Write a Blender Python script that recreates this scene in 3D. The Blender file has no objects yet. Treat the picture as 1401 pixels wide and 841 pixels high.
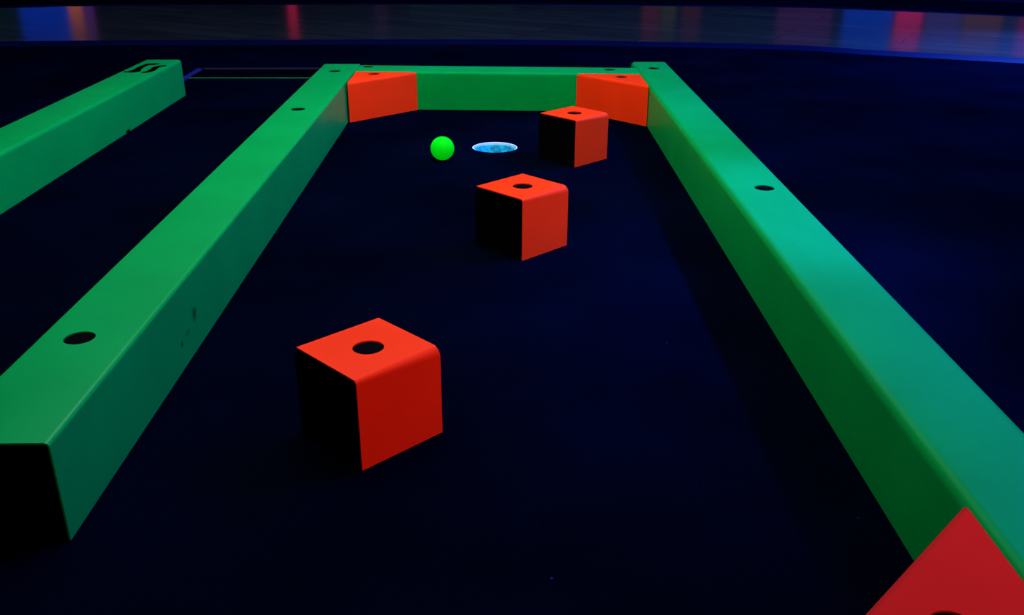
import bpy, bmesh, math, random
from mathutils import Vector, Matrix
random.seed(4)
S = 0.5                    # metres per camera height: the camera stands 0.5 m above the carpet
PI = math.pi
SC = bpy.context.scene
C = SC.collection
H, W = 0.1929*S, 0.1956*S  # height and width of the bumper rails
R = 0.0105                 # rounding of the padded edges
T = 0.0016                  # vinyl thickness

# ------------------------------------------------------------------ helpers
def tag(o, label=None, cat=None, group=None, kind=None):
    if label: o['label'] = label
    if cat: o['category'] = cat
    if group: o['group'] = group
    if kind: o['kind'] = kind
    return o
def empty(name, loc, rz=0.0):
    o = bpy.data.objects.new(name, None); C.objects.link(o)
    o.location = loc; o.rotation_euler = (0, 0, rz); o.empty_display_size = 0.05
    return o
def obj(name, bm, mat, parent=None, smooth=True):
    bmesh.ops.recalc_face_normals(bm, faces=bm.faces)
    me = bpy.data.meshes.new(name); bm.to_mesh(me); bm.free()
    me.materials.append(mat)
    o = bpy.data.objects.new(name, me); C.objects.link(o)
    if parent: o.parent = parent
    if smooth: shade(me)
    return o
def shade(me, ang=32):
    for p in me.polygons: p.use_smooth = True
    try: me.set_sharp_from_angle(angle=math.radians(ang))
    except Exception: pass
def prism(pts, z0, z1):
    bm = bmesh.new()
    a = [bm.verts.new((x, y, z0)) for x, y in pts]; b = [bm.verts.new((x, y, z1)) for x, y in pts]
    n = len(pts)
    bm.faces.new(a[::-1]); bm.faces.new(b)
    for i in range(n): bm.faces.new((a[i], a[(i+1) % n], b[(i+1) % n], b[i]))
    return bm
def cyl(x, y, z0, z1, r, n=64):
    return prism([(x+r*math.cos(2*PI*i/n), y+r*math.sin(2*PI*i/n)) for i in range(n)], z0, z1)
def cut(o, bms, op='DIFFERENCE'):
    """boolean each bmesh of bms away from o and bake the result into its mesh"""
    for bm in bms:
        bmesh.ops.recalc_face_normals(bm, faces=bm.faces)
        me = bpy.data.meshes.new('c'); bm.to_mesh(me); bm.free()
        c = bpy.data.objects.new('c', me); C.objects.link(c)
        c.matrix_world = o.matrix_world.copy() if o.parent is None else Matrix.Identity(4)
        par = o.parent; o.parent = None; c.matrix_world = o.matrix_world
        m = o.modifiers.new('b', 'BOOLEAN'); m.operation = op; m.object = c; m.solver = 'EXACT'
        bpy.context.view_layer.update()
        dg = bpy.context.evaluated_depsgraph_get()
        new = bpy.data.meshes.new_from_object(o.evaluated_get(dg), depsgraph=dg)
        o.modifiers.clear(); old = o.data; o.data = new; bpy.data.meshes.remove(old)
        bpy.data.objects.remove(c); bpy.data.meshes.remove(me)
        o.parent = par
    shade(o.data)
    return o
def section(bm, path, y0, y1, path1=None):
    """closed outline in x,z swept along y, path1 the outline at the far end"""
    a = [bm.verts.new((x, y0, z)) for x, z in path]; b = [bm.verts.new((x, y1, z)) for x, z in (path1 or path)]
    n = len(path)
    bm.faces.new(a); bm.faces.new(b[::-1])
    for i in range(n): bm.faces.new((a[i], b[i], b[(i+1) % n], a[(i+1) % n]))
def arch(w, h, r, n=7):
    """inverted U from (0,0) over the top to (w,0) with rounded shoulders"""
    p = [(0, 0)]
    for i in range(n+1):
        a = PI - (PI/2)*i/n; p.append((r+r*math.cos(a), h-r+r*math.sin(a)))
    for i in range(n+1):
        a = PI/2 - (PI/2)*i/n; p.append((w-r+r*math.cos(a), h-r+r*math.sin(a)))
    p.append((w, 0))
    return p

# ------------------------------------------------------------------ materials
def new_mat(name):
    m = bpy.data.materials.new(name); m.use_nodes = True
    nt = m.node_tree; return m, nt, nt.nodes['Principled BSDF']
def N(nt, t, **k):
    n = nt.nodes.new(t)
    for a, v in k.items(): setattr(n, a, v)
    return n
def vinyl(name, col, rough=0.42, var=0.12, stain=None, spec=0.05):
    m, nt, b = new_mat(name); L = nt.links.new
    tc = N(nt, 'ShaderNodeTexCoord')
    n1 = N(nt, 'ShaderNodeTexNoise'); n1.inputs['Scale'].default_value = 9; n1.inputs['Detail'].default_value = 5
    L(tc.outputs['Object'], n1.inputs['Vector'])
    mp = N(nt, 'ShaderNodeMapRange'); mp.inputs['From Min'].default_value = .3; mp.inputs['From Max'].default_value = .7
    mp.inputs['To Min'].default_value = 1-var; mp.inputs['To Max'].default_value = 1
    L(n1.outputs['Fac'], mp.inputs['Value'])
    mx = N(nt, 'ShaderNodeMix', data_type='RGBA', blend_type='MULTIPLY'); mx.inputs['Factor'].default_value = 1
    mx.inputs['A'].default_value = (*col, 1)
    L(mp.outputs['Result'], mx.inputs['B'])
    out = mx.outputs['Result']
    if stain:                                  # scuff marks, each an ellipse broken up by noise
        n3 = N(nt, 'ShaderNodeTexNoise'); n3.inputs['Scale'].default_value = 90; L(tc.outputs['Object'], n3.inputs['Vector'])
        for (cx, cy, cz, sx, sy, sz, k) in stain:
            sb = N(nt, 'ShaderNodeVectorMath', operation='SUBTRACT'); sb.inputs[1].default_value = (cx, cy, cz)
            L(tc.outputs['Object'], sb.inputs[0])
            dv = N(nt, 'ShaderNodeVectorMath', operation='DIVIDE'); dv.inputs[1].default_value = (sx, sy, sz); L(sb.outputs[0], dv.inputs[0])
            ln = N(nt, 'ShaderNodeVectorMath', operation='LENGTH'); L(dv.outputs[0], ln.inputs[0])
            ad = N(nt, 'ShaderNodeMath', operation='ADD'); L(ln.outputs['Value'], ad.inputs[0]); L(n3.outputs['Fac'], ad.inputs[1])
            mr = N(nt, 'ShaderNodeMapRange'); mr.inputs['From Min'].default_value = .9; mr.inputs['From Max'].default_value = 1.5
            mr.inputs['To Min'].default_value = k; mr.inputs['To Max'].default_value = 1
            L(ad.outputs[0], mr.inputs['Value'])
            m2 = N(nt, 'ShaderNodeMix', data_type='RGBA', blend_type='MULTIPLY'); m2.inputs['Factor'].default_value = 1
            L(out, m2.inputs['A']); L(mr.outputs['Result'], m2.inputs['B']); out = m2.outputs['Result']
    L(out, b.inputs['Base Color'])
    b.inputs['Roughness'].default_value = rough
    b.inputs['Specular IOR Level'].default_value = spec
    b.inputs['Specular Tint'].default_value = (*[min(1, c*3) for c in col], 1)
    n2 = N(nt, 'ShaderNodeTexNoise'); n2.inputs['Scale'].default_value = 34; n2.inputs['Detail'].default_value = 4
    mpv = N(nt, 'ShaderNodeMapping'); mpv.inputs['Scale'].default_value = (1, .25, 1.6)
    L(tc.outputs['Object'], mpv.inputs['Vector']); L(mpv.outputs[0], n2.inputs['Vector'])
    bp = N(nt, 'ShaderNodeBump'); bp.inputs['Strength'].default_value = .25; bp.inputs['Distance'].default_value = .0015
    L(n2.outputs['Fac'], bp.inputs['Height']); L(bp.outputs[0], b.inputs['Normal'])
    return m
GREEN = (.0004, .300, .045)
ORANGE = (.97, .038, .004)
M_green = vinyl('green fluorescent vinyl', GREEN)
M_orange = vinyl('orange fluorescent vinyl', ORANGE, spec=.03)
M_red = vinyl('red orange fluorescent vinyl', (.52, .015, .010), spec=0)

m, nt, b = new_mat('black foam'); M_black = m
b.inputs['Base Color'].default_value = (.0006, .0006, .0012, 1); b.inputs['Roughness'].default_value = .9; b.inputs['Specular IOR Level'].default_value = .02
m, nt, b = new_mat('black marker ink'); M_ink = m
b.inputs['Base Color'].default_value = (.001, .002, .001, 1); b.inputs['Roughness'].default_value = .8; b.inputs['Specular IOR Level'].default_value = 0

def carpet(name, col, lint=True):
    m, nt, b = new_mat(name); L = nt.links.new
    tc = N(nt, 'ShaderNodeTexCoord')
    n1 = N(nt, 'ShaderNodeTexNoise'); n1.inputs['Scale'].default_value = 420; n1.inputs['Detail'].default_value = 3
    L(tc.outputs['Object'], n1.inputs['Vector'])
    n0 = N(nt, 'ShaderNodeTexNoise'); n0.inputs['Scale'].default_value = 3.5; n0.inputs['Detail'].default_value = 4
    L(tc.outputs['Object'], n0.inputs['Vector'])
    ml = N(nt, 'ShaderNodeMath', operation='MULTIPLY'); L(n1.outputs['Fac'], ml.inputs[0]); L(n0.outputs['Fac'], ml.inputs[1])
    mp = N(nt, 'ShaderNodeMapRange'); mp.inputs['From Min'].default_value = .1; mp.inputs['From Max'].default_value = .4
    mp.inputs['To Min'].default_value = .35; mp.inputs['To Max'].default_value = 1.5; L(ml.outputs[0], mp.inputs['Value'])
    mx = N(nt, 'ShaderNodeMix', data_type='RGBA', blend_type='MULTIPLY'); mx.inputs['Factor'].default_value = 1
    mx.inputs['A'].default_value = (*col, 1); L(mp.outputs['Result'], mx.inputs['B'])
    out = mx.outputs['Result']
    if lint:                                   # sparse specks of pale lint
        v = N(nt, 'ShaderNodeTexVoronoi'); v.inputs['Scale'].default_value = 26; L(tc.outputs['Object'], v.inputs['Vector'])
        lt = N(nt, 'ShaderNodeMath', operation='LESS_THAN'); lt.inputs[1].default_value = .032; L(v.outputs['Distance'], lt.inputs[0])
        sp = N(nt, 'ShaderNodeSeparateColor'); L(v.outputs['Color'], sp.inputs['Color'])
        gt = N(nt, 'ShaderNodeMath', operation='GREATER_THAN'); gt.inputs[1].default_value = .84; L(sp.outputs['Red'], gt.inputs[0])
        mm = N(nt, 'ShaderNodeMath', operation='MULTIPLY'); L(lt.outputs[0], mm.inputs[0]); L(gt.outputs[0], mm.inputs[1])
        m2 = N(nt, 'ShaderNodeMix', data_type='RGBA'); m2.inputs['B'].default_value = (.010, .016, .12, 1)
        L(mm.outputs[0], m2.inputs['Factor']); L(out, m2.inputs['A']); out = m2.outputs['Result']
    L(out, b.inputs['Base Color'])
    b.inputs['Roughness'].default_value = 1; b.inputs['Specular IOR Level'].default_value = 0
    bp = N(nt, 'ShaderNodeBump'); bp.inputs['Strength'].default_value = .6; bp.inputs['Distance'].default_value = .002
    L(n1.outputs['Fac'], bp.inputs['Height']); L(bp.outputs[0], b.inputs['Normal'])
    return m
M_carpet = carpet('dark navy carpet', (.0003, .0012, .0052))
M_mat = carpet('black rubber mat', (.0003, .0005, .0020), False)

# laminate of the walkway: brick texture for planks, glossy
m, nt, b = new_mat('dark laminate planks'); M_wood = m; L = nt.links.new
tc = N(nt, 'ShaderNodeTexCoord'); mp = N(nt, 'ShaderNodeMapping'); mp.inputs['Rotation'].default_value = (0, 0, .5)
L(tc.outputs['Object'], mp.inputs['Vector'])
br = N(nt, 'ShaderNodeTexBrick'); br.inputs['Scale'].default_value = 1; br.inputs['Brick Width'].default_value = .9; br.inputs['Row Height'].default_value = .13
br.inputs['Mortar Size'].default_value = .003
br.inputs['Color1'].default_value = (.024, .026, .020, 1); br.inputs['Color2'].default_value = (.036, .038, .028, 1); br.inputs['Mortar'].default_value = (.006, .008, .010, 1)
L(mp.outputs[0], br.inputs['Vector'])
nz = N(nt, 'ShaderNodeTexNoise'); nz.inputs['Scale'].default_value = 3; nz.inputs['Detail'].default_value = 6
m3 = N(nt, 'ShaderNodeMapping'); m3.inputs['Scale'].default_value = (1, 9, 1); L(mp.outputs[0], m3.inputs['Vector']); L(m3.outputs[0], nz.inputs['Vector'])
mr = N(nt, 'ShaderNodeMapRange'); mr.inputs['To Min'].default_value = .4; mr.inputs['To Max'].default_value = 1.5; L(nz.outputs['Fac'], mr.inputs['Value'])
mx = N(nt, 'ShaderNodeMix', data_type='RGBA', blend_type='MULTIPLY'); mx.inputs['Factor'].default_value = 1
L(br.outputs['Color'], mx.inputs['A']); L(mr.outputs[0], mx.inputs['B']); L(mx.outputs['Result'], b.inputs['Base Color'])
b.inputs['Roughness'].default_value = .19; b.inputs['Specular IOR Level'].default_value = .5
bp = N(nt, 'ShaderNodeBump'); bp.inputs['Strength'].default_value = .3; bp.inputs['Distance'].default_value = .002
L(nz.outputs['Fac'], bp.inputs['Height']); L(bp.outputs[0], b.inputs['Normal'])

def plain(name, col, rough=.5, spec=.5, metal=0, em=None, es=0):
    m, nt, b = new_mat(name); L = nt.links.new
    tc = N(nt, 'ShaderNodeTexCoord'); n = N(nt, 'ShaderNodeTexNoise'); n.inputs['Scale'].default_value = 60
    L(tc.outputs['Object'], n.inputs['Vector'])
    mr = N(nt, 'ShaderNodeMapRange'); mr.inputs['To Min'].default_value = .85; mr.inputs['To Max'].default_value = 1.1; L(n.outputs['Fac'], mr.inputs['Value'])
    mx = N(nt, 'ShaderNodeMix', data_type='RGBA', blend_type='MULTIPLY'); mx.inputs['Factor'].default_value = 1
    mx.inputs['A'].default_value = (*col, 1); L(mr.outputs[0], mx.inputs['B']); L(mx.outputs['Result'], b.inputs['Base Color'])
    b.inputs['Roughness'].default_value = rough; b.inputs['Specular IOR Level'].default_value = spec; b.inputs['Metallic'].default_value = metal
    if em:
        b.inputs['Emission Color'].default_value = (*em, 1); b.inputs['Emission Strength'].default_value = es
    return m
M_wall = plain('black painted wall', (.004, .004, .006), .9, .05)
M_trim = plain('pale floor edging', (.0008, .0025, .022), .6, .02)
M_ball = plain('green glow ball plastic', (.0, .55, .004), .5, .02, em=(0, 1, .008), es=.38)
M_tapeg = plain('green fluorescent edging', (.002, .13, .05), .6, .1)
M_tapeb = plain('blue fluorescent edging', (.01, .012, .11), .6, .1)
M_tapev = plain('faded violet edging', (.012, .011, .03), .6, .1)

# white cup, black light's cyan put into its colour, with a ribbed and dusty inside
m, nt, b = new_mat('white cup plastic in black light cyan'); M_cup = m; L = nt.links.new
tc = N(nt, 'ShaderNodeTexCoord'); n = N(nt, 'ShaderNodeTexNoise'); n.inputs['Scale'].default_value = 110; n.inputs['Detail'].default_value = 4
L(tc.outputs['Object'], n.inputs['Vector'])
cr = N(nt, 'ShaderNodeValToRGB'); cr.color_ramp.elements[0].position = .38; cr.color_ramp.elements[0].color = (.005, .28, .42, 1)
cr.color_ramp.elements[1].position = .60; cr.color_ramp.elements[1].color = (.01, .72, .80, 1)
L(n.outputs['Fac'], cr.inputs['Fac']); L(cr.outputs[0], b.inputs['Base Color'])
b.inputs['Roughness'].default_value = .45
M_rim = plain('white cup rim', (.62, .90, .95), .4, .4)

# ------------------------------------------------------------------ setting
X0, X1, Y0, Y1, ZC = -5.5, 5.5, -2.5, 7.4, 3.0
CUP = (-.0785*S, 4.035*S)
CR = .101*S
fl = obj('floor', prism([(X0, Y0), (X1, Y0), (X1, Y1), (X0, Y1)], -.2, 0), M_carpet, smooth=False)
cut(fl, [cyl(CUP[0], CUP[1], -.13, .05, CR, 96)])
tag(fl, kind='structure')
def slab(name, x0, y0, x1, y1, z0, z1, mat):
    return tag(obj(name, prism([(x0, y0), (x1, y0), (x1, y1), (x0, y1)], z0, z1), mat, smooth=False), kind='structure')
slab('ceiling', X0, Y0, X1, Y1, ZC, ZC+.1, M_wall)
slab('wall_back', X0, Y1, X1, Y1+.1, 0, ZC, M_wall)
slab('wall_front', X0, Y0-.1, X1, Y0, 0, ZC, M_wall)
slab('wall_left', X0-.1, Y0, X0, Y1, 0, ZC, M_wall)
slab('wall_right', X1, Y0, X1+.1, Y1, 0, ZC, M_wall)

def smooth_line(pts, n=10):
    out = []
    P = [Vector((*p, 0)) for p in pts]; P = [2*P[0]-P[1]] + P + [2*P[-1]-P[-2]]
    for i in range(1, len(P)-2):
        for k in range(n):
            t = k/n; a, b_, c, d = P[i-1], P[i], P[i+1], P[i+2]
            q = .5*((2*b_)+(c-a)*t+(2*a-5*b_+4*c-d)*t*t+(3*b_-a-3*c+d)*t**3)
            out.append((q.x, q.y))
    out.append(pts[-1]); return out
near = smooth_line([(x*S, y*S) for x, y in [(-6.8, 6.75), (-3.8642, 7.1927), (-1.9718, 7.3274), (-.0114, 7.4), (1.9244, 7.2053), (2.6347, 6.93), (3.5409, 6.5829), (5.2, 5.9)]])
far = smooth_line([(x*S, y*S) for x, y in [(-8.4, 8.9), (-5.0316, 9.4957), (-4.3991, 9.6891), (-2.6171, 9.8634), (-.0166, 10.0013), (2.59, 9.8555), (3.6133, 9.6), (4.8112, 9.1055), (7.0, 8.1)]])
tag(obj('walkway', prism(near+far[::-1], 0, .004), M_wood, smooth=False), kind='structure')
def edging(name, line, w, h, mat, sgn):
    nor = []
    for i, p in enumerate(line):
        a = Vector(line[max(i-1, 0)]); b_ = Vector(line[min(i+1, len(line)-1)]); d = (b_-a).normalized(); nor.append(Vector((-d.y, d.x))*sgn)
    prof = [(0, 0), (0, h*.7), (w*.15, h), (w*.85, h), (w, h*.3), (w, 0)]
    bm = bmesh.new(); rows = []
    for p, n_ in zip(line, nor):
        rows.append([bm.verts.new((p[0]+n_.x*u, p[1]+n_.y*u, z)) for u, z in prof])
    for r0, r1 in zip(rows, rows[1:]):
        for k in range(len(prof)):
            k2 = (k+1) % len(prof); bm.faces.new((r0[k], r1[k], r1[k2], r0[k2]))
    bm.faces.new(rows[0]); bm.faces.new(rows[-1][::-1])
    return tag(obj(name, bm, mat), kind='structure')
edging('trim_1', near, .115, .006, M_trim, -1)
edging('trim_2', far, .055, .006, M_trim, 1)
far2 = [(x+ .38, y + .66) for x, y in far if x > 1.2]
edging('trim_3', far2, .12, .006, M_trim, 1)

# ------------------------------------------------------------------ bumper rails
def ang_pt(x, a, d):      # point on the foot of a rail's inner side
    return Vector((x+math.sin(a)*d, math.cos(a)*d, 0))*S
def bumper(name, x, a, near_d, far_d, side, holes, label, mat=M_green, extra=None, R=R):
    """rail local frame: origin at the near foot of the inner side, +y runs along it, section spans x 0..side*W"""
    o = ang_pt(x, a, near_d); root = empty(name, o, -a); tag(root, label, 'bumper rail')
    Lh = (far_d-near_d)*S
    p = arch(W, H, R); q = arch(W-2*T, H-T, R-T)
    outl = p + [(u+T, z) for u, z in q[::-1]]
    bm = bmesh.new(); section(bm, [(side*u, z) for u, z in outl], 0, Lh)
    cov = obj('vinyl_cover', bm, mat, root)
    bm = bmesh.new(); section(bm, [(side*(u+T*1.05), z*.998) for u, z in arch(W-2.1*T, H-1.05*T, R-T)], -.0008, Lh+.0008)
    core = obj('foam_core', bm, M_black, root)
    hs = []
    for hx, hy in holes:     # plan positions in camera heights
        v = Matrix.Rotation(a, 2) @ (Vector((hx, hy))*S - o.xy); hs.append((v.x, v.y))
    for t in (cov, core): cut(t, [cyl(u, v, H-.045, H+.02, .0152, 48) for u, v in hs])
    if extra: extra(root, cov)
    return root
Lx, La, Lf = -.7256, -.0175, 5.0588
Rx, Ra, Rf = .6749, -.006, 5.1649
Fx, Fa, Ff = -1.6932, -.0231, 5.1784
M_green_st = vinyl('green vinyl with a scuff', GREEN, stain=[(0, .372, .044, .02, .010, .013, .35), (0, .318, .030, .02, .006, .004, .25), (0, .342, .034, .02, .012, .004, .6)])
_b = M_green_st.node_tree.nodes['Principled BSDF']
_b.inputs['Coat Weight'].default_value = .12; _b.inputs['Coat Roughness'].default_value = .22; _b.inputs['Coat IOR'].default_value = 1.45
bumper('bumper_rail', Lx, La, 1.2839, Lf, -1, [(-.8665, 1.6758), (-.9005, 3.8916), (-.913, 4.8345)],
       'long green padded rail left of the lane, its black end nearest the camera', mat=M_green_st, R=.0045)
bumper('bumper_rail', Rx, Ra, .25, Rf, 1, [(.773, 2.7553), (.7371, 4.9608), (.79, .62)],
       'long teal-green padded rail along the right side of the lane, lit blue')
def far_extra(root, cov):
    Lh = (Ff-.3)*S
    # tear at the foot of the cover
    u = Matrix.Rotation(Fa, 2) @ (Vector((-1.81, 4.282))*S - root.location.xy)
    cut(cov, [prism([(-.012, u.y-.012), (.012, u.y-.010), (.012, u.y+.022), (-.012, u.y+.012)], -.01, .0055)])
    # two hand drawn marker strokes near the far end, thin ribbons of ink
    def ribbon(pts, name='marker_stroke'):
        bm = bmesh.new(); P = [(-o_*S, Lh+al*S, wd*S*1.35) for al, o_, wd in pts]
        ln = smooth_line([(x_, y_) for x_, y_, w_ in P], 6); ws = []
        for i in range(len(P)-1):
            for k in range(6): ws.append(P[i][2]+(P[i+1][2]-P[i][2])*k/6)
        ws.append(P[-1][2])
        pl = []; pr = []
        for i, pnt in enumerate(ln):
            a_ = Vector(ln[max(i-1, 0)]); b_ = Vector(ln[min(i+1, len(ln)-1)]); d = (b_-a_).normalized(); n_ = Vector((-d.y, d.x))*ws[i]/2
            pl.append((pnt[0]+n_.x, pnt[1]+n_.y)); pr.append((pnt[0]-n_.x, pnt[1]-n_.y))
        vs = []
        for z in (H+.0001, H+.0005): vs.append([[bm.verts.new((*q_, z)) for q_ in s_] for s_ in (pl, pr)])
        for i in range(len(ln)-1):
            bm.faces.new((vs[1][0][i], vs[1][0][i+1], vs[1][1][i+1], vs[1][1][i])); bm.faces.new((vs[0][0][i], vs[0][1][i], vs[0][1][i+1], vs[0][0][i+1]))
            for s_ in (0, 1): bm.faces.new((vs[0][s_][i], vs[0][s_][i+1], vs[1][s_][i+1], vs[1][s_][i]))
        return obj(name, bm, M_ink, root, smooth=False)
    ribbon([(-.395, .170, .020), (-.388, .150, .022), (-.385, .135, .045), (-.372, .122, .050), (-.330, .124, .030), (-.252, .131, .024), (-.194, .128, .024), (-.158, .118, .032), (-.152, .098, .040), (-.158, .077, .040)])
    ribbon([(-.416, .070, .022), (-.405, .056, .026), (-.376, .045, .028), (-.320, .045, .026), (-.256, .052, .026), (-.222, .044, .026), (-.208, .030, .028), (-.200, .016, .026)])
bumper('bumper_rail', Fx, Fa, .3, Ff, -1, [], 'green padded rail of the neighbouring lane with black marker strokes, at far left', extra=far_extra, R=.008)

# end rail, running across between the two long ones
Ba, By = -.0343, 4.8068
xa = Lx+math.sin(La)*4.83+.001; xb = Rx+math.sin(Ra)*4.79-.001
o = Vector((xa*S, (By+math.tan(Ba)*xa)*S, 0))
root = empty('bumper_rail', o, Ba - PI/2)
tag(root, 'short green padded rail closing the far end of the lane', 'bumper rail')
Lb = (xb-xa)*S/math.cos(Ba)
R = .0075
outl = arch(W, H, R) + [(u+T, z) for u, z in arch(W-2*T, H-T, R-T)[::-1]]
bm = bmesh.new(); section(bm, [(-u, z) for u, z in outl], 0.0, Lb)          # local -x is away from the camera
cov = obj('vinyl_cover', bm, M_green, root)
bm = bmesh.new(); section(bm, [(-(u+T*1.05), z*.998) for u, z in arch(W-2.1*T, H-1.05*T, R-T)], .0005, Lb-.0005)
core = obj('foam_core', bm, M_black, root)
hs = []
for hx, hy in [(-.7617, 4.9745), (.5008, 4.9116)]:
    v = Matrix.Rotation(-(Ba-PI/2), 2) @ (Vector((hx, hy))*S - o.xy); hs.append((v.x, v.y))
for t in (cov, core): cut(t, [cyl(u, v, H-.045, H+.02, .0145, 48) for u, v in hs])
BACKROOT = root

# ------------------------------------------------------------------ square orange blocks: short lengths of the same padded section
def block(x, y, r, hole, label, first=None, long=.2016, wide=.1985):
    """front corner at x, y; rounded edge runs along e"""
    o = Vector((x, y, 0))*S
    if first:
        root = first.copy(); C.objects.link(root)
        for ch in first.children:
            c = ch.copy(); C.objects.link(c); c.parent = root
    else:
        root = empty('bumper_block', o)
        wd, ln = wide*S, long*S
        # one sheet over the top and down the near side; local x = -u (towards g), swept along local y
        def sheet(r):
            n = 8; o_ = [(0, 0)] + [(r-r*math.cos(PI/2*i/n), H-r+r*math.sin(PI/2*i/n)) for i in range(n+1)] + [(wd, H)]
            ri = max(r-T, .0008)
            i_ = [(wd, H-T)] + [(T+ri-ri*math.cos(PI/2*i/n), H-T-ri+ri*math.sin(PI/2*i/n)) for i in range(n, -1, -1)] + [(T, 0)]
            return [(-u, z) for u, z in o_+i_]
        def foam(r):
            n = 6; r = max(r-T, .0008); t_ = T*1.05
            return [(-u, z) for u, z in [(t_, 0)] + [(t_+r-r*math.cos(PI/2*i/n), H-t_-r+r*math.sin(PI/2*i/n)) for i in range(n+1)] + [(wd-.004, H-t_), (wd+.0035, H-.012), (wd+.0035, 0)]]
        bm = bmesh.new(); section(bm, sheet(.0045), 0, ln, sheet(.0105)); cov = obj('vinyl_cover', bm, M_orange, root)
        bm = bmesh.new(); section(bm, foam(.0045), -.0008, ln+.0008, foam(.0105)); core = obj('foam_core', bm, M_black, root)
        for t in (cov, core): cut(t, [cyl(-wd*.5, ln*.5, H-.05, H+.02, .0155, 48)])
    root.location = o; root.rotation_euler = (0, 0, r-PI/2)
    tag(root, label, 'bumper block', 'square orange blocks standing in the lane')
    return root
b1 = block(-.2844, 1.4968, .780, None, 'orange cube block with black side, nearest the camera in mid lane')
block(.0306, 2.6242, .7881, None, 'orange cube block with black side, middle one of the three in the lane', b1)
block(.2545, 3.6968, .7836, None, 'orange cube block with black side, farthest one, in front of the right corner wedge', b1)

# ------------------------------------------------------------------ corner wedges
def wedge(corner, d1, d2, hole, label, mat):
    """corner: plan point; d1, d2: vectors of the two legs (camera heights)"""
    c = Vector(corner)*S; a = Vector(d1)*S; b_ = Vector(d2)*S
    root = empty('corner_wedge', (c.x, c.y, 0)); tag(root, label, 'corner wedge')
    hyp = (b_-a); n_ = Vector((hyp.y, -hyp.x)).normalized()
    if n_.dot(a) < 0: n_ = -n_
    def tri(i, e):       # inset i off the hypotenuse, e: trim of tips
        A = a.copy(); B = b_.copy()
        A = a*(1-i/(a.dot(n_))); B = b_*(1-i/(b_.dot(n_)))
        return [(0, 0), (A.x, A.y), (B.x, B.y)]
    bm = prism(tri(0, 0), 0, H); bmesh.ops.recalc_face_normals(bm, faces=bm.faces)
    ed = []
    for e in bm.edges:
        v0, v1 = e.verts
        if v0.co.z > H*.9 and v1.co.z > H*.9 and v0.co.xy.length > .01 and v1.co.xy.length > .01: ed.append(e)
    bmesh.ops.bevel(bm, geom=ed, offset=R, segments=7, affect='EDGES', profile=.5)
    cov = obj('vinyl_cover', bm, mat, root)
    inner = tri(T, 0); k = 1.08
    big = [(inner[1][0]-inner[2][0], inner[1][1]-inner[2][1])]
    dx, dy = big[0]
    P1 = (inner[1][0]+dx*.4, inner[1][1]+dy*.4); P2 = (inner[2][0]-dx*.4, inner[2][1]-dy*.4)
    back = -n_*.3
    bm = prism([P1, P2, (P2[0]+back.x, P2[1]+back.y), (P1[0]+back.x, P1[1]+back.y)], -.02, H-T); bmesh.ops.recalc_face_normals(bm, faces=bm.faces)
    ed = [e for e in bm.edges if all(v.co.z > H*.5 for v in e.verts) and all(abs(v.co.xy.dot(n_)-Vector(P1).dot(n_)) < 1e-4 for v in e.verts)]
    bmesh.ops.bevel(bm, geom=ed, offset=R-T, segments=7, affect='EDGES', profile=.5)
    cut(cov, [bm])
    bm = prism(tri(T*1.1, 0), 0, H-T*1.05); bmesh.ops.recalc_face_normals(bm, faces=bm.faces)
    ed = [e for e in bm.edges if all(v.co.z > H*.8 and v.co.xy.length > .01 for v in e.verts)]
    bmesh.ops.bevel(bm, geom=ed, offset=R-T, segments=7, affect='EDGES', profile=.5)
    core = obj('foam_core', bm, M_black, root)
    hv = Vector(hole)*S - c
    for t in (cov, core): cut(t, [cyl(hv.x, hv.y, H-.045, H+.02, .0145, 48)])
    return root
g = .002
wedge((-.8025+g, 4.8285-g), (.308, -.011), (.0060, -.318), (-.7018, 4.7590), 'orange triangular wedge in the far left corner of the lane', M_orange)
wedge((.6442-g, 4.7790-g), (-.318, .011), (.0020, -.325), (.5420, 4.7000), 'orange triangular wedge in the far right corner, behind the farthest cube block', M_orange)
wedge((.6685-g, .735), (-.395, 0), (-.0024, .398), (.5383, .8766), 'large red-orange triangular wedge in the bottom right corner, against the right rail', M_red)

# ------------------------------------------------------------------ hole cup
cr_ = CR-.0006
def lathe(prof, n=96):
    bm = bmesh.new(); rings = []
    for r, z in prof: rings.append([bm.verts.new((r*math.cos(2*PI*i/n), r*math.sin(2*PI*i/n), z)) for i in range(n)])
    for a, b_ in zip(rings, rings[1:]):
        for i in range(n): bm.faces.new((a[i], a[(i+1) % n], b_[(i+1) % n], b_[i]))
    return bm, rings
root = empty('hole_cup', (CUP[0], CUP[1], -.1)); tag(root, 'glowing pale blue hole cup sunk in the dark carpet beside the ball', 'hole cup')
bm, rg = lathe([(.012, .0), (cr_-.004, .0), (cr_, .004), (cr_, .093), (cr_-.005, .093), (cr_-.006, .006), (.012, .004), (.012, .0)]); obj('cup_wall', bm, M_cup, root)
bm, rg = lathe([(cr_, .0935), (cr_, .0985), (cr_-.0012, .0990), (cr_-.0030, .0985), (cr_-.0034, .0950), (cr_-.0032, .0935), (cr_, .0935)]); tag(obj('rim', bm, M_rim, root), 'bright white rim')

# ------------------------------------------------------------------ ball
rb = .0246
bm = bmesh.new(); bmesh.ops.create_icosphere(bm, subdivisions=5, radius=rb)
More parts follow.
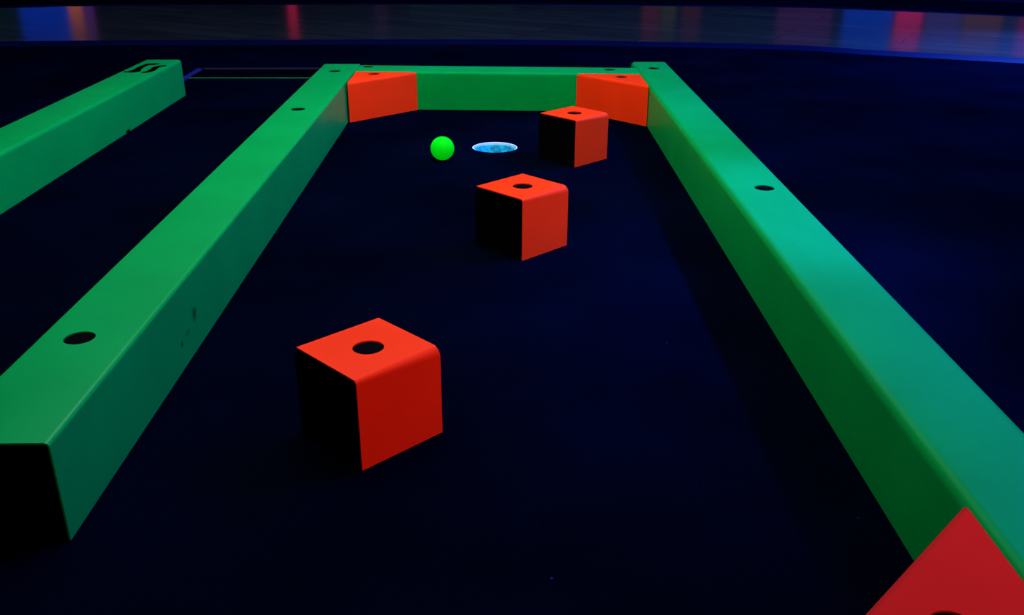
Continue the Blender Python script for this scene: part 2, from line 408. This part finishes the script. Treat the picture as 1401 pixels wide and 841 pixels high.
# shallow dimples on a golden spiral
dim = [Vector((math.sqrt(1-z*z)*math.cos(t), math.sqrt(1-z*z)*math.sin(t), z)) for z, t in [(1-2*(i+.5)/220, i*2.399963) for i in range(220)]]
for v in bm.verts:
    d = v.co.normalized(); m_ = max(d.dot(q) for q in dim); a_ = math.acos(min(1, m_))
    if a_ < .10: v.co = d*(rb-.00025*(1-(a_/.10)**2))
ball = obj('golf_ball', bm, M_ball)
ball.location = (-.2930*S, 3.808*S, rb)
tag(ball, 'bright neon green ball on the carpet just left of the hole', 'golf ball')

# ------------------------------------------------------------------ mat beyond the lane
root = empty('floor_mat', (-1.45*S, 5.84*S, 0)); tag(root, 'thin black floor mat with green and violet edges, between the two left rails far back', 'floor mat')
def loc(pts): return [(x*S+1.45*S, y*S-5.84*S) for x, y in pts]
A = [(-1.955, 5.668), (-.95, 5.690), (-.95, 6.045), (-1.985, 6.010)]
obj('mat_base', prism(loc(A), 0, .003), M_mat, root, smooth=False)
tag(obj('front_edge', prism(loc([(-1.957, 5.664), (-.95, 5.686), (-.95, 5.716), (-1.957, 5.694)]), .0031, .0042), M_tapeg, root, smooth=False), 'thin green front edge')
tag(obj('back_edge', prism(loc([(-1.985, 5.985), (-.95, 6.020), (-.95, 6.075), (-1.985, 6.040)]), .0031, .0042), M_tapev, root, smooth=False), 'faint violet back edge')
tag(obj('side_edge', prism(loc([(-1.995, 5.60), (-1.96, 5.60), (-1.965, 6.03), (-2.01, 6.03)]), 0, .0042), M_tapeb, root, smooth=False), 'blue side edge')

# ------------------------------------------------------------------ lights
def look(o, tgt):
    d = Vector(tgt)-o.location; o.rotation_euler = d.to_track_quat('-Z', 'Y').to_euler()
def spot(name, loc_, tgt, col, power, size, blend, rad):
    l = bpy.data.lights.new(name, 'SPOT'); l.energy = power; l.color = col; l.spot_size = math.radians(size); l.spot_blend = blend; l.shadow_soft_size = rad
    o = bpy.data.objects.new(name, l); C.objects.link(o); o.location = loc_; look(o, tgt); return o
def area(name, loc_, tgt, col, power, sx, sy):
    l = bpy.data.lights.new(name, 'AREA'); l.shape = 'RECTANGLE'; l.size = sx; l.size_y = sy; l.energy = power; l.color = col
    o = bpy.data.objects.new(name, l); C.objects.link(o); o.location = loc_; look(o, tgt); return o
area('ceiling_lamp', (-.24, 1.72, 1.36), (-.24, 1.72, 0), (1, 1, 1), 24.5, .8, 1.5)
spot('far_end_fill', (.1, -.6, 1.3), (.0, 2.5, .0), (1, 1, 1), 78, 34, 1.0, .15)  # unseen fill spot, added to brighten the faces at the far end
area('front_fill', (.9, -1.3, 1.9), (.0, 1.6, 0), (1, 1, 1), 6, 1.2, .6)  # weak unseen fill, added for the block faces turned to the camera
spot('red_fill', (1.5, -.7, 1.3), (-.05, .95, .0), (1, .12, .0), 84, 44, 1.0, .15)  # unseen red fill, added to brighten only the orange vinyl
area('walkway_fill', (-.2, 4.2, 2.8), (-.2, 4.2, 0), (.7, .9, 1), 20, 5.0, 1.0)  # unseen base light, added to lift the walkway's grey
spot('blue_lamp', (1.35, 1.00, 1.2), (.43, .95, .1), (.002, .09, 1), 190, 27, 1.0, .05)
spot('blue_lamp', (1.35, 1.45, 1.2), (.45, 1.30, .1), (.002, .13, 1), 500, 27, 1.0, .05)
spot('blue_lamp', (1.35, 2.1, 1.2), (.42, 1.95, .1), (.004, .12, 1), 170, 27, 1.0, .06)
area('blue_carpet_fill', (-.6, 3.3, 2.8), (-.6, 3.3, 0), (.06, .12, 1), 25, 3.0, 1.5)  # unseen blue wash, added for the carpet at the back
area('blue_carpet_fill', (2.7, 2.6, 2.2), (2.5, 2.7, 0), (.02, .14, 1), 330, 1.6, 2.4)  # blue fill without a visible source, added for the right-hand carpet
spot('blue_edging_fill', (2.9, 4.6, 1.8), (1.9, 3.35, 0), (.03, .12, 1), 1900, 36, 1.0, .1)  # strong unseen spot, added to turn the edging's right end blue
# glowing machines along the far wall, seen only as reflections in the walkway
D = 14.0
def panel(p0, p1, z0, z1, col, Lr):
    def xr(p): return (p-700.5)/1317      # bearing of an image column at the walkway
    x0, x1 = xr(p0)*D*S, xr(p1)*D*S
    w, h = abs(x1-x0), (z1-z0)*S
    area('wall_glow_lamp', ((x0+x1)/2, D*S, (z0+z1)/2*S), ((x0+x1)/2, 0, (z0+z1)/2*S), col, Lr*PI*w*h, w, h)
for a in [(28, 95, .25, 1.2, (0, .07, 1), .42), (95, 114, .30, .62, (1, .22, .05), .75), (97, 128, .62, 1.15, (.6, .22, .6), .13), (114, 130, .25, .8, (.40, .05, 1), .22),
          (-40, 28, .3, .9, (0, .5, .5), .02),
          (394, 406, .25, .9, (1, .02, .12), .5), (512, 530, .3, 1.0, (.5, .1, .6), .03), (560, 700, .20, .45, (0, .5, .25), .035),
          (876, 900, .25, .9, (1, .1, .12), .07), (902, 922, .25, .8, (.7, .7, .1), .05), (930, 955, .25, .9, (1, .15, .15), .04),
          (1060, 1135, .25, 1.2, (.5, .06, .6), .08), (1150, 1218, .2, 1.2, (0, .08, 1), .40), (1222, 1258, .25, .95, (1, .02, .22), .5),
          (1262, 1312, .25, 1.2, (.25, .16, 1), .16), (1314, 1368, .25, 1.0, (1, .35, .35), .09), (1370, 1392, .2, 1.2, (.1, .12, .6), .10), (1392, 1440, .5, 1.2, (1, .05, .35), .2)]:
    panel(*a)
# world: a faint wash so nothing is absolutely black
w_ = bpy.data.worlds.new('world'); SC.world = w_; w_.use_nodes = True
w_.node_tree.nodes['Background'].inputs['Color'].default_value = (.5, .6, 1, 1); w_.node_tree.nodes['Background'].inputs['Strength'].default_value = .02

# ------------------------------------------------------------------ camera
cam = bpy.data.cameras.new('camera'); co = bpy.data.objects.new('camera', cam); C.objects.link(co)
f, pitch, roll = 1269.3, .4142, .0041
cam.sensor_fit = 'HORIZONTAL'; cam.sensor_width = 36; cam.lens = 36*f/1401; cam.clip_start = .01
cp, sp = math.cos(pitch), math.sin(pitch)
fw = Vector((0, cp, -sp)); rt = Vector((1, 0, 0)); up = Vector((0, sp, cp)); c_, s_ = math.cos(roll), math.sin(roll)
r2 = c_*rt+s_*up; u2 = -s_*rt+c_*up
co.matrix_world = Matrix(((r2.x, u2.x, -fw.x, 0), (r2.y, u2.y, -fw.y, 0), (r2.z, u2.z, -fw.z, S), (0, 0, 0, 1)))
SC.camera = co
vs = SC.view_settings; vs.view_transform = 'Standard'; vs.look = 'None'; vs.exposure = 0; vs.gamma = 1; vs.use_curve_mapping = False
